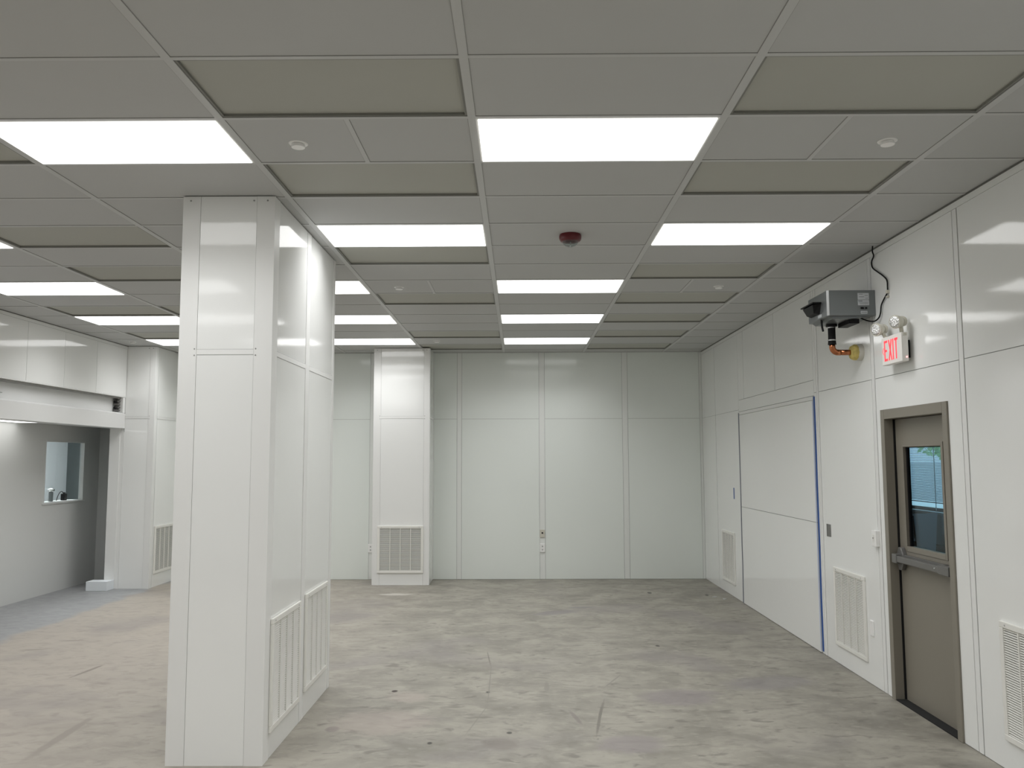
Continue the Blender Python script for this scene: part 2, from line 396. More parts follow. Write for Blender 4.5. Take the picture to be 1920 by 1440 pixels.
# alcove shell
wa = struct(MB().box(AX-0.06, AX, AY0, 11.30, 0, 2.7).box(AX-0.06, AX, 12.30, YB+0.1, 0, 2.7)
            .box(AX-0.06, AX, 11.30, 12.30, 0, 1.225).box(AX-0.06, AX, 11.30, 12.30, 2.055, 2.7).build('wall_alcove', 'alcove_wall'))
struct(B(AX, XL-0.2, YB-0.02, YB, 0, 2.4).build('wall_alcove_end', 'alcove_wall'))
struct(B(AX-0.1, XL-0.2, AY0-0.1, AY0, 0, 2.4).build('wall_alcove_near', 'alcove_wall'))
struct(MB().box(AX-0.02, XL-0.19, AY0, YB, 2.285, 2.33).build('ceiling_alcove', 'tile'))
# alcove window
w1 = struct(MB().box(AX-0.061, AX+0.004, 11.28, 11.304, 1.20, 2.075).box(AX-0.061, AX+0.004, 12.296, 12.32, 1.20, 2.075)
            .box(AX-0.061, AX+0.004, 11.304, 12.296, 2.051, 2.075).build('window_1', 'alcove_wall', bevel=0.002))
B(AX-0.30, AX+0.014, 11.25, 12.35, 1.200, 1.225).build('window_sill', 'alcove_wall', w1, bevel=0.003)
B(AX-0.045, AX-0.040, 11.304, 12.296, 1.225, 2.051).build('window_pane', 'clear_glass', w1)
# room seen through the alcove window
struct(B(-8.1, -8.0, 10.2, 14.82, 0, 2.7).build('wall_far_room', 'room_wall'))
struct(B(-8.0, AX-0.06, 14.8, 14.92, 0, 2.7).build('wall_far_room_end', 'dark_wall'))
struct(B(-8.0, AX-0.06, 10.1, 10.2, 0, 2.7).build('wall_far_room_near', 'room_wall'))
struct(B(AX-0.06, AX+0.04, YB+0.1, 14.8, 0, 2.7).build('wall_far_room_side', 'room_wall'))
struct(B(-8.1, AX, 10.1, 14.9, 2.7, 2.8).build('ceiling_far_room', 'tile'))
struct(B(-8.1, AX-0.06, 10.1, 14.9, -0.1, 0).build('floor_far_room', 'office_floor'))

# ------------------------------------------------------------------ ceiling
def rng(lo, hi, a, b): return max(lo, a), min(hi, b)
LIGHTS = {(0, 1), (0, 7), (0, 10), (0, 13), (-1, 4), (-2, 1), (-2, 7), (-2, 10), (-2, 13), (1, 4), (-4, 4), (-4, 7), (-4, 10), (-4, 13), (-4, 1)}
HIDDEN = {(-3, -2), (-1, -2), (1, -2), (-3, -5), (-1, -5), (1, -5), (-3, -8), (-1, -8), (1, -8)}
FILTERS = {(-1, 0), (-1, 2), (-1, 5), (-1, 8), (-1, 12), (-1, 14), (1, 0), (1, 2), (1, 6), (1, 8), (1, 10), (1, 12), (1, 14),
           (-3, 1), (-3, 4), (-3, 6), (-3, 9), (-4, 9), (-4, 12)}
SPLIT = {(-1, 1), (1, 1), (-1, 7), (1, 7)}
def XG(c): return GX+PX*c
def YG(k): return GY+PY*k
MB_, CB = 0.019, 0.0125       # half widths of main bars and cross bars
tiles = MB(); bars = MB(); gask = MB()
zt = CZ+0.0035
cut = [(-2.084, -1.514, 5.075, 6.80)]
for c in range(-5, 3):
    xa, xb = rng(XL, XR, XG(c)+MB_, XG(c+1)-MB_)
    if xb-xa < 0.02: continue
    for k in range(-13, 16):
        ya, yb = rng(YF, YB, YG(k)+CB, YG(k+1)-CB)
        if yb-ya < 0.02: continue
        full = (c, k) in LIGHTS or (c, k) in HIDDEN or (c, k) in FILTERS
        if not full: tiles.box(xa-0.01, xb+0.01, ya-0.008, yb+0.008, zt, zt+0.012)
        # grey gasket around each opening
        g = 0.0022
        gask.box(xa, xb, yb-g, yb+0.002, CZ+0.001, zt+0.001)
        gask.box(xa, xb, ya-0.002, ya+g, CZ+0.001, zt+0.001)
        gask.box(xa-0.002, xa+g, ya, yb, CZ+0.001, zt+0.001)
        gask.box(xb-g, xb+0.002, ya, yb, CZ+0.001, zt+0.001)
        if (c, k) in SPLIT:
            xm = (XG(c)+XG(c+1))/2; bars.box(xm-CB, xm+CB, ya, yb, CZ, CZ+0.004)
            gask.box(xm-CB-0.002, xm+CB+0.002, ya, yb, CZ+0.001, zt+0.001)
for c in range(-4, 3): bars.box(XG(c)-MB_, XG(c)+MB_, YF, YB, CZ, CZ+0.004)
for k in range(-12, 16):
    if YF < YG(k) < YB: bars.box(XL, XR, YG(k)-CB, YG(k)+CB, CZ+0.0003, CZ+0.004)
ce = struct(B(XL-0.2, XR+0.13, YF-0.1, YB+0.1, CZ+0.16, CZ+0.25).build('ceiling', 'seam'))
tiles.build('ceiling_tiles', 'tile', ce)
bars.build('grid_bars', 'grid_bar', ce)
gask.build('grid_gasket', 'gasket', ce)
ang = MB()
B(XL+0.0065, XL+0.011, YF, YB-0.03, CZ-0.006, CZ+0.003).build('joint_gasket', 'vent_dark', ce)
ang.box(XL, XR, YB-0.024, YB-0.001, CZ-0.0015, CZ+0.003)
ang.build('wall_angle', 'grid_bar', ce)
B(XR-0.012, XR-0.0065, YF, YB-0.03, CZ-0.007, CZ+0.003).build('joint_gasket', 'vent_dark', ce)

# lights
def make_light():
    r = root('ceiling_light', (0, 0, 0)); a, b = PX/2-MB_, PY/2-CB
    f = MB(); e = 0.010
    f.box(-a, a, -b, -b+e, 0.0005, 0.02).box(-a, a, b-e, b, 0.0005, 0.02).box(-a, -a+e, -b+e, b-e, 0.0005, 0.02).box(a-e, a, -b+e, b-e, 0.0005, 0.02)
    f.box(-a+0.002, a-0.002, -b+0.002, b-0.002, 0.021, 0.07)
    f.build('frame', 'white_enamel', r, local=True)
    B(-a+e, a-e, -b+e, b-e, -0.004, 0.012).build('diffuser', 'diffuser', r, local=True)
    ld = bpy.data.lights.new('lamp', 'AREA'); ld.shape = 'RECTANGLE'; ld.size = 2*(a-e); ld.size_y = 2*(b-e)
    ld.energy = LAMP_WATTS; ld.spread = math.radians(LAMP_SPREAD)
    lo = bpy.data.objects.new('lamp', ld); COL.objects.link(lo); lo.parent = r; lo.location = (0, 0, -0.0055)
    return r
lp = make_light(); first = True
where = {-4: 'over the left side beside the left wall', -2: 'over the near column', -1: 'right of the near column', 0: 'over the middle lane',
         1: 'over the right side of the room'}
rown = {1: 'nearest', 4: 'second', 7: 'third', 10: 'fourth', 13: 'farthest'}
special = {(-2, 1): 'large lit ceiling panel before the near column, cut by the left frame edge',
           (0, 1): 'largest lit white ceiling panel, in the nearest row over the middle lane',
           (-1, 4): 'lit ceiling panel just right of the near column top',
           (1, 4): 'lit white ceiling panel near the grey blower box by the right wall',
           (-4, 4): 'sliver of a lit ceiling panel at the left frame edge',
           (-4, 7): 'lit white ceiling panel at the left edge, third row, above the alcove side',
           (-4, 10): 'lit ceiling panel in fourth row, touching near column left outline',
           (-4, 13): 'short lit white ceiling panel in the farthest row, left of the near column',
           (-2, 7): 'lit ceiling panel in third row, cut by near column right edge',
           (-2, 10): 'lit white ceiling panel in fourth row, cut by near column right edge',
           (-2, 13): 'lit white ceiling panel in front of the far pilaster top, farthest row',
           (0, 7): 'lit white ceiling panel over the middle lane, third row',
           (0, 10): 'lit white ceiling panel over the middle lane, fourth row',
           (0, 13): 'lit white ceiling panel over the middle lane, farthest row before back wall',
           (-4, 1): 'lit white ceiling panel outside the left frame edge, nearest row'}
def put(proto, c, k, firstflag):
    o = proto if firstflag else copy_tree(proto)
    o.location = ((XG(c)+XG(c+1))/2, (YG(k)+YG(k+1))/2, CZ); return o
for c, k in sorted(LIGHTS)+sorted(HIDDEN):
    o = put(lp, c, k, first); first = False
    lab = special.get((c, k), 'lit white ceiling panel behind the camera, outside the photo')
    tag(o, lab, 'ceiling light', 'lit ceiling panels' if (c, k) in LIGHTS else 'lit ceiling panels behind the camera')
# filters
def make_filter():
    r = root('ceiling_filter', (0, 0, 0)); a, b = PX/2-MB_, PY/2-CB
    f = MB(); e = 0.012
    f.box(-a, a, -b, -b+e, 0.004, 0.03).box(-a, a, b-e, b, 0.004, 0.03).box(-a, -a+e, -b+e, b-e, 0.004, 0.03).box(a-e, a, -b+e, b-e, 0.004, 0.03)
    f.build('frame', 'filter_frame', r, local=True)
    B(-a+0.001, a-0.001, -b+0.001, b-0.001, 0.016, 0.05).build('screen', 'filter_screen', r, local=True)
    return r
fp = make_filter(); first = True
flab = {(-1, 0): 'large greyish ceiling filter panel at top left centre, nearest row', (1, 0): 'large greenish grey ceiling filter panel at top right, nearest row',
        (-1, 2): 'greenish ceiling filter panel just above the right top corner of the near column', (1, 2): 'greenish ceiling filter panel behind the tile with the round cap, top right',
        (-1, 5): 'ceiling filter panel right behind the lit one beside the near column top', (1, 6): 'ceiling filter panel two tiles behind the lit panel near the right wall',
        (-1, 8): 'dark ceiling filter panel behind the middle round cap, left of centre lights', (1, 8): 'olive ceiling filter panel behind the small round cap, right of centre lights',
        (1, 10): 'ceiling filter panel right of the fourth row lights', (1, 12): 'ceiling filter panel between fourth and farthest light rows, right side',
        (1, 14): 'ceiling filter panel nearest the back wall, right side', (-1, 12): 'ceiling filter panel just in front of the farthest round cap',
        (-1, 14): 'thin looking ceiling filter panel touching the far pilaster top', (-3, 1): 'corner of a brownish ceiling filter panel at the left frame edge',
        (-3, 4): 'grey ceiling filter panel left of the near column top, second row', (-3, 6): 'brownish ceiling filter panel left of the near column, behind the second row',
        (-3, 9): 'corner of a dark ceiling filter panel against the left outline of the near column', (-4, 9): 'dark ceiling filter panel in front of the fourth row light on the left',
        (-4, 12): 'small dark ceiling filter panel in front of the farthest light on the left'}
for c, k in sorted(FILTERS):
    o = put(fp, c, k, first); first = False
    tag(o, flab[(c, k)], 'ceiling filter', 'recessed ceiling filter panels')

# round sprinkler caps
def make_cap():
    r = root('sprinkler_cap', (0, 0, 0))
    MB().lathe((0, 0, 0.006), (0, 0, -1), [(0, 0.050), (0.003, 0.050), (0.006, 0.044)], 28).build('ring', 'white_plastic', r, local=True)
    MB().lathe((0, 0, 0.0), (0, 0, -1), [(0.002, 0.033), (0.014, 0.036), (0.017, 0.034)], 28).build('cover_plate', 'white_plastic', r, local=True)
    return r
cp = make_cap(); first = True
for x, y, lab in ((-1.147, 4.229, 'round white sprinkler cap between the two nearest lit panels'), (1.929, 4.240, 'round white sprinkler cap at top right, on a half tile'),
                  (-1.140, 7.88, 'round white sprinkler cap left of centre, in front of a dark filter panel'), (1.921, 7.90, 'small round sprinkler cap above the right side, in front of the olive filter'),
                  (-1.133, 11.508, 'tiny round sprinkler cap before the far pilaster'), (-5.359, 11.47, 'tiny round sprinkler cap in the far left ceiling corner')):
    o = cp if first else copy_tree(cp); first = False
    o.location = (x, y, CZ); tag(o, lab, 'sprinkler', 'round sprinkler caps on the ceiling')

# fire strobe
t = thing('fire_strobe', (0.385, 6.03, CZ), 'dark red round fire alarm strobe with clear dome on the ceiling', 'fire alarm')
MB().lathe((0.385, 6.03, CZ+0.005), (0, 0, -1), [(0, 0.078), (0.016, 0.082), (0.038, 0.080), (0.050, 0.072), (0.053, 0.055)], 36).build('base', 'red_plastic', t)
MB().lathe((0.385, 6.03, CZ-0.046), (0, 0, -1), [(0, 0.058), (0.012, 0.056), (0.026, 0.048), (0.037, 0.032), (0.043, 0.010)], 28).build('dome', 'dome_glass', t)
q = MB(); q.box(0.381, 0.389, 6.0, 6.06, CZ-0.082, CZ-0.05).box(0.352, 0.418, 6.024, 6.036, CZ-0.07, CZ-0.05)
q.build('flash_tube', 'chrome', t, bevel=0.001)

# ------------------------------------------------------------------ vent grille (faces -Y in local space, origin at bottom centre)
def make_grille(W, H):
    r = root('vent_grille', (0, 0, 0)); e = 0.036; d = 0.016
    f = MB()
    def rim(x0, x1, z0, z1): f.box(x0, x1, -d, 0, z0, z1)
    rim(-W/2, W/2, H-e, H); rim(-W/2, W/2, 0, e); rim(-W/2, -W/2+e, e, H-e); rim(W/2-e, W/2, e, H-e)
    f.build('frame', 'vent_enamel', r, local=True, bevel=0.004)
    iw, z = W/2-e, e
    l = MB(); n = int((H-2*e)/0.0135)
    for k in range(n):
        zc = e+(k+0.5)*(H-2*e)/n; s = math.sin(0.62)*0.0055; c = math.cos(0.62)*0.0055; th = 0.0007
        l.hexa([(-iw, -0.007-c, zc-s-th), (iw, -0.007-c, zc-s-th), (iw, -0.007+c, zc+s-th), (-iw, -0.007+c, zc+s-th)],
               [(-iw, -0.007-c, zc-s+th), (iw, -0.007-c, zc-s+th), (iw, -0.007+c, zc+s+th), (-iw, -0.007+c, zc+s+th)])
    l.build('louvers', 'vent_enamel', r, local=True)
    for k in (1, 2, 3):
        x = -iw+2*iw*k/4
        B(x-0.0045, x+0.0045, -0.0155, -0.002, e, H-e).build('divider', 'vent_enamel', r, local=True)
    B(-iw, iw, -0.0012, 0.0, e, H-e).build('backing', 'vent_dark', r, local=True)
    for x in (-W/2+0.06, W/2-0.06): MB().lathe((x, -d, H-0.018), (0, -1, 0), [(0, 0.006), (0.002, 0.005)], 10).build('screw', 'steel', r, local=True)
    return r
gp = make_grille(0.665, 0.672); first = True
def grille(x, y, z, rz, lab):
    global first
    o = gp if first else copy_tree(gp); first = False
    o.location = (x, y, z); o.rotation_euler = (0, 0, rz); tag(o, lab, 'vent', 'white return air grilles low on walls and columns'); return o
RW = -math.pi/2          # facing -X
grille(XR-0.004, 7.228, 0.162, RW, 'white louvred vent grille left of the beige door, below the grey slot')
grille(XR-0.004, 11.325, 0.160, RW, 'white louvred vent grille at the far end of the right wall')
grille(XR-0.004, 4.655, 0.176, RW, 'white louvred vent grille cut by the right frame edge')
grille(-1.511, 5.505, 0.155, math.pi/2, 'nearer of the two white vent grilles on the near column side')
grille(-1.511, 6.315, 0.175, math.pi/2, 'farther of the two white vent grilles on the near column side')
grille(-1.712, 12.196, 0.170, 0, 'white vent grille on the front of the far pilaster')
grille(-5.207, 12.36, 0.185, math.pi/2, 'white vent grille on left pilaster side, partly behind the near column')

# ------------------------------------------------------------------ columns
def column(name, lab, x0, x1, y0, y1, tl, tr, back=True, side_spans=None, side_bat=(), mid=2.45):
    t = thing(name, ((x0+x1)/2, (y0+y1)/2, 0), lab, 'column')
    i = 0.004
    B(x0+i, x1-i, y0+i, y1-(i if back else 0), 0, CZ).build('core', 'seam', t)
    g = 0.002; top = CZ-0.003
    s = MB()
    # front face sheets
    s.box(x0+tl+g, x1-tr-g, y0+0.0005, y0+i, 0, mid-0.018).box(x0+tl+g, x1-tr-g, y0+0.0005, y0+i, mid+0.018, top)
    # right side sheets
    for a, b in side_spans: s.box(x1-i, x1-0.0005, a+g, b-g, 0, mid-0.018).box(x1-i, x1-0.0005, a+g, b-g, mid+0.018, top)
    s.box(x0+0.0005, x0+i, y0+tl, y1-0.05, 0, top)
    s.build('sheets', 'panel', t)
    MB().prism([(x0-0.002, y0-0.002), (x0+tl, y0-0.002), (x0+tl, y0+i), (x0+i, y0+i), (x0+i, y0+tl), (x0-0.002, y0+tl)], 'z', 0, top).build('corner_angle', 'batten', t)
    MB().prism([(x1-tr, y0-0.002), (x1+0.002, y0-0.002), (x1+0.002, y0+tr), (x1-i, y0+tr), (x1-i, y0+i), (x1-tr, y0+i)], 'z', 0, top).build('corner_angle', 'batten', t)
    B(x0+tl+0.001, x1-tr-0.001, y0-0.002, y0+i, mid-0.016, mid+0.016).build('cross_batten', 'batten', t, bevel=0.001)
    for a, b in side_spans: B(x1-i, x1+0.002, a+0.001, b-0.001, mid-0.016, mid+0.016).build('cross_batten', 'batten', t, bevel=0.001)
    for a, b in side_bat: B(x1-i, x1+0.002, a, b, 0, top).build('side_batten', 'batten', t, bevel=0.001)
    for x in (x0+tl-0.012, x1-tr+0.012):
        for z in (mid-0.02, mid+0.02): MB().lathe((x, y0-0.002, z), (0, -1, 0), [(0, 0.005), (0.002, 0.004)], 8).build('screw', 'seam', t)
    for x in (x0+0.045, x1-tr-0.02, x1-0.045): MB().lathe((x, y0-0.002, CZ-0.03), (0, -1, 0), [(0, 0.006), (0.0025, 0.005)], 8).build('screw', 'seam', t)
    return t
column('column', 'large white panelled column in the left foreground', -2.084, -1.514, 5.075, 6.80, 0.107, 0.110,
       side_spans=[(5.185, 5.888), (5.995, 6.735)], side_bat=[(5.89, 5.993), (6.737, 6.802)])
column('column', 'white pilaster against the back wall, right of the near column', -2.120, -1.300, 12.20, YB-0.007, 0.105, 0.085, back=False,
       side_spans=[(12.29, YB-0.06)], side_bat=[(YB-0.058, YB-0.008)], mid=2.41)
column('column', 'white pilaster at the far left corner beside the alcove', -5.688, -5.210, 11.900, YB-0.007, 0.05, 0.085, back=False,
       side_spans=[(12.0, YB-0.06)], side_bat=[(YB-0.058, YB-0.008)], mid=2.405)

# block at the foot of the alcove jamb
tag(B(-5.985, -5.690, 11.69, 11.885, 0, 0.128).build('threshold_block', 'block_paint', bevel=0.004), 'small pale block on the floor at the foot of the alcove jamb', 'block')

# ------------------------------------------------------------------ door
d1 = struct(root('door_1', (XR, (FY0+FY1)/2, 0)))
f = MB(); fx0, fx1, fw = XR-0.016, XR+0.125, 0.062
f.box(fx0, fx1, FY1-fw, FY1, 0, FZ).box(fx0, fx1, FY0, FY0+fw, 0, FZ).box(fx0, fx1, FY0+fw, FY1-fw, FZ-fw-0.012, FZ)
f.build('door_frame', 'frame_paint', d1, bevel=0.003)
st = MB()
sx0 = XR+0.110
st.box(sx0, fx1, FY1-fw-0.02, FY1-fw, 0, FZ-fw-0.012).box(sx0, fx1, FY0+fw, FY0+fw+0.02, 0, FZ-fw-0.012).box(sx0, fx1, FY0+fw, FY1-fw, FZ-fw-0.034, FZ-fw-0.012)
st.build('door_stop', 'dark_gap', d1)
LX0, LX1 = XR+0.062, XR+0.106          # leaf thickness
LY0, LY1, LZ = FY0+fw+0.003, FY1-fw-0.016, FZ-fw-0.016
GY0, GY1, GZ0, GZ1 = 5.715, 6.27, 1.143, 1.872     # glass
lf = MB(); lf.box(LX0, LX1, LY0, GY0, 0.012, LZ).box(LX0, LX1, GY1, LY1, 0.012, LZ).box(LX0, LX1, GY0, GY1, 0.012, GZ0).box(LX0, LX1, GY0, GY1, GZ1, LZ)
leaf = lf.build('door_leaf', 'door_paint', d1)
q = MB(); e = 0.038; lx = LX0-0.005
q.box(lx, LX0+0.003, GY0-0.030, GY0, GZ0-e, GZ1+0.03).box(lx, LX0+0.003, GY1, GY1+0.012, GZ0-e, GZ1+0.012).box(lx, LX0+0.003, GY0, GY1, GZ1, GZ1+0.012).box(lx, LX0+0.003, GY0, GY1, GZ0-e, GZ0)
q.build('glazing_bead', 'door_paint', leaf, bevel=0.002)
B(LX0-0.011, LX1, FY1-fw-0.0015, FY1-fw+0.001, 0.01, LZ+0.004).build('jamb_gap_shade', 'dark_gap', d1)  # near-black strip painting the shade of the gap between jamb and leaf
B(LX0+0.026, LX0+0.032, GY0-0.005, GY1+0.005, GZ0-0.005, GZ1+0.005).build('door_glass', 'door_glass', leaf)
q = MB(); q.box(LX0+0.016, LX0+0.038, GY1-0.016, GY1, GZ0, GZ1).box(LX0+0.016, LX0+0.038, GY0, GY0+0.030, GZ0, GZ1).box(LX0+0.016, LX0+0.038, GY0+0.03, GY1-0.016, GZ1-0.006, GZ1)
q.build('glazing_gasket', 'black_rubber', leaf)
# push bar
pb = MB(); bx0, bx1 = LX0-0.072, LX0-0.028
pb.box(bx0, bx1, 5.66, 6.335, 1.022, 1.070); bar = pb.build('push_bar', 'bar_metal', leaf, bevel=0.006)
B(bx0-0.001, LX0, 5.555, 5.70, 1.016, 1.078).build('bar_end_rail', 'bar_metal', bar, bevel=0.005)
B(LX0-0.030, LX0-0.002, 5.66, 6.33, 1.018, 1.078).build('bar_rail', 'bar_metal', bar, bevel=0.002)
MB().prism([(6.318, 1.128), (6.358, 1.128), (6.385, 1.075), (6.385, 1.015), (6.358, 0.960), (6.318, 0.960), (6.282, 1.015), (6.282, 1.075)], 'x', LX0-0.034, LX0).build('latch_case', 'bar_metal', bar, bevel=0.006)
B(bx0-0.006, bx1+0.02, 6.30, 6.375, 1.012, 1.080).build('latch_cap', 'bar_metal', bar, bevel=0.006)
MB().lathe((bx0-0.001, 5.735, 1.050), (-1, 0, 0), [(0, 0.007), (0.003, 0.006)], 12).build('dogging_screw', 'chrome', bar)
B(LX0-0.066, LX0, 5.530, 5.556, 1.014, 1.080).build('bar_end_cap', 'black_plastic', bar, bevel=0.005)
B(XR-0.01, fx1, FY0+fw, FY1-fw, 0.0, 0.009).build('threshold', 'dark_gap', d1)
for y in (FY1-0.02, FY0+0.018): MB().lathe((fx0, y, FZ-0.085), (-1, 0, 0), [(0, 0.005), (0.001, 0.004)], 8).build('frame_screw', 'gasket', d1)

# ------------------------------------------------------------------ covered opening with tape
t = thing('cover_panel', (XR, 9.28, 0), 'large two-part white cover panel outlined in tape on the right wall', 'wall panel')
B(XR-0.012, XR-0.0002, 7.945, 10.625, 0.006, 1.190).build('lower_sheet', 'panel', t)
B(XR-0.012, XR, 7.945, 10.625, 1.195, 2.340).build('upper_sheet', 'panel', t)
B(XR-0.012, XR, 7.945, 10.625, 2.344, 2.380).build('top_strip', 'batten', t, bevel=0.002)
def tape(yc, pts, w_, lab, m, x=XR-0.0125):
    """vertical tape strip with a slightly wandering edge: pts = [(z, dy)]"""
    q = MB()
    for (za, da), (zb, db) in zip(pts[:-1], pts[1:]):
        q.hexa([(x, yc+da-w_/2, za), (x, yc+da+w_/2, za), (x, yc+db+w_/2, zb), (x, yc+db-w_/2, zb)],
               [(x-0.0007, yc+da-w_/2, za), (x-0.0007, yc+da+w_/2, za), (x-0.0007, yc+db+w_/2, zb), (x-0.0007, yc+db-w_/2, zb)])
    return tag(q.build('painters_tape', m), lab, 'tape')
tape(7.918, [(0.02, -0.006), (0.5, 0.002), (1.0, -0.004), (1.55, 0.004), (2.0, 0.0), (2.375, 0.004)], 0.044, 'long bright blue painter\'s tape strip down the right edge of the cover panel', 'tape_blue', XR-0.0045)
tape(7.951, [(0.02, 0.0), (0.7, 0.003), (1.5, 0.0), (2.33, 0.002)], 0.013, 'thin pale blue tape strip beside the long bright blue one', 'tape_violet')
tape(10.622, [(0.004, 0.012), (0.45, -0.004), (0.75, 0.006), (1.3, -0.002), (2.37, 0.002)], 0.045, 'grey tape strip down the far left edge of the cover panel', 'tape_grey')
tape(10.985, [(1.27, 0.0), (1.415, 0.0)], 0.045, 'short blue tape strip on the wall above the far right vent', 'tape_blue', XR-0.0045)

# ------------------------------------------------------------------ small wall fittings
def plate(name, lab, cat, x, y, z, w_, h, rz, parts, group=None, th=0.008, m='white_plastic'):
    """wall plate; local x across, z up, faces -Y"""
    t = thing(name, (x, y, z), lab, cat, group); t.rotation_euler = (0, 0, rz)
    B(-w_/2, w_/2, -th, 0, -h/2, h/2).build('face_plate', m, t, local=True, bevel=0.003)
    for (nm, mm, a) in parts: B(*a).build(nm, mm, t, local=True, bevel=0.001)
    return t
plate('wall_switch', 'white surface mounted switch box left of the beige door frame', 'switch', XR-0.006, 6.632, 1.166, 0.082, 0.122, RW,
      [('rocker', 'white_enamel', (-0.014, 0.014, -0.034, -0.028, -0.028, 0.028)), ('toggle', 'slot_grey', (-0.005, 0.005, -0.037, -0.033, -0.002, 0.008))], th=0.030)
plate('recessed_pull', 'small dark grey recessed plate on the wall right of the blue tape', 'wall plate', XR-0.004, 7.660, 1.143, 0.092, 0.112, RW,
      [('pull_lip', 'vent_dark', (-0.046, -0.036, -0.006, -0.004, -0.056, 0.056))], th=0.004, m='slot_grey')
plate('blank_plate', 'white blank wall plate low between the vent grille and the beige door', 'wall plate', XR-0.004, 6.795, 0.448, 0.07, 0.12, RW,
      [('screw', 'steel', (-0.003, 0.003, -0.011, -0.009, 0.04, 0.046))], th=0.010)
plate('data_plate', 'off-white plate with a black round hole on the back wall batten', 'wall plate', 0.352, YB-0.006, 0.680, 0.072, 0.115, 0,
      [('jack', 'black_plastic', (-0.012, 0.012, -0.012, -0.009, -0.005, 0.020))], th=0.012, m='off_white')
plate('power_outlet', 'white power outlet below the plate with black hole, back wall', 'outlet', 0.352, YB-0.006, 0.465, 0.078, 0.125, 0,
      [('socket', 'seam_light', (-0.010, 0.010, -0.016, -0.013, 0.012, 0.034)), ('socket', 'seam_light', (-0.010, 0.010, -0.016, -0.013, -0.036, -0.014))], th=0.014)
plate('power_outlet', 'white power outlet at left of the far pilaster, on the back wall', 'outlet', -2.238, YB-0.006, 0.465, 0.078, 0.125, 0,
      [('socket', 'seam_light', (-0.010, 0.010, -0.016, -0.013, 0.012, 0.034)), ('socket', 'seam_light', (-0.010, 0.010, -0.016, -0.013, -0.036, -0.014))], th=0.014)
plate('power_outlet', 'white wall outlet at left frame edge, low on the alcove wall', 'outlet', AX, 10.24, 0.43, 0.078, 0.125, math.pi/2,
      [('socket', 'seam_light', (-0.010, 0.010, -0.016, -0.013, 0.012, 0.034)), ('socket', 'seam_light', (-0.010, 0.010, -0.016, -0.013, -0.036, -0.014))], th=0.014)

# ------------------------------------------------------------------ steam blower box on the right wall
bx0, bx1, by0, by1, bz0, bz1 = 2.425, XR-0.004, 6.49, 6.93, 2.905, 3.105
t = thing('steam_blower', (bx1, 6.70, bz0), 'grey metal blower box with black spout mounted high on right wall', 'blower')
hull = MB().prism([(bx0+0.014, by0), (bx1, by0), (bx1, by1), (bx0+0.014, by1), (bx0, by1-0.014), (bx0, by0+0.014)], 'z', bz0, bz1).build('housing', 'box_metal', t, bevel=0.002)
MB().prism([(bx0+0.014, by0-0.0008), (bx0-0.0008, by0+0.014), (bx0+0.004, by0+0.018), (bx0+0.018, by0+0.004)], 'z', bz0+0.001, bz1-0.001).build('corner_edge', 'box_edge', t)
# spout on the room side
q = MB()
q.hexa([(bx0+0.002, 6.66, 2.945), (bx0+0.002, 6.86, 2.945), (bx0+0.002, 6.90, 3.030), (bx0+0.002, 6.62, 3.030)],
       [(bx0-0.042, 6.68, 2.955), (bx0-0.042, 6.84, 2.955), (bx0-0.062, 6.88, 3.018), (bx0-0.062, 6.64, 3.018)])
q.build('spout', 'black_plastic', t, bevel=0.004)
q = MB(); q.box(bx0-0.070, bx0, 6.615, 6.905, 3.026, 3.036); q.build('spout_lip', 'black_plastic', t, bevel=0.002)
B(bx0-0.001, bx0, 6.62, 6.70, 2.915, 2.938).build('front_badge', 'sticker', t)
# underside
MB().prism([(bx0+0.02, bz0), (bx1-0.02, bz0), (bx1-0.20, bz0-0.022), (bx0+0.05, bz0-0.022)], 'y', by0+0.03, by1-0.03).build('drip_tray', 'box_metal', t)
B(2.62, 2.70, 6.56, 6.80, bz0-0.052, bz0-0.015).build('underside_bracket', 'black_plastic', t, bevel=0.003)
MB().lathe((2.568, 6.80, bz0-0.018), (0, 0, -1), [(0, 0.045), (0.022, 0.045)], 20).build('outlet_collar', 'black_plastic', t)
MB().tube([(2.452, 6.70, bz0+0.0), (2.454, 6.70, bz0-0.05), (2.462, 6.70, bz0-0.095)], 0.008).build('drain_stub', 'black_rubber', t)
# side labels
yy = by0-0.0006
def lab_(x0, x1, z0, z1, nm='label_sticker', m='sticker'): return B(x0, x1, yy-0.0006, yy, z0, z1).build(nm, m, t)
s1 = lab_(2.664, 2.752, 3.030, 3.082); s2 = lab_(2.664, 2.752, 2.985, 3.026); s3 = lab_(2.684, 2.736, 2.918, 2.940)
q = MB()
for k, (a, b) in enumerate(((.01, .04), (.055, .08), (.01, .05), (.06, .082))): q.box(2.664+a, 2.664+b, yy-0.001, yy-0.0006, 3.072-k*0.011, 3.075-k*0.011)
q.build('printing', 'sticker_text', s1)
q = MB(); q.box(2.668, 2.70, yy-0.001, yy-0.0006, 3.016, 3.021)
for k in range(3): q.box(2.67+0.005*k, 2.745, yy-0.001, yy-0.0006, 3.008-k*0.007, 3.010-k*0.007)
q.build('printing', 'sticker_text', s2)
q = MB(); q.box(2.688, 2.732, yy-0.001, yy-0.0006, 2.927, 2.931); q.build('printing', 'sticker_text', s3)
B(2.684, 2.708, yy-0.004, yy, 2.955, 2.970).build('power_switch', 'black_plastic', t)
B(2.718, 2.734, yy-0.004, yy, 2.955, 2.970).build('power_socket', 'black_plastic', t)

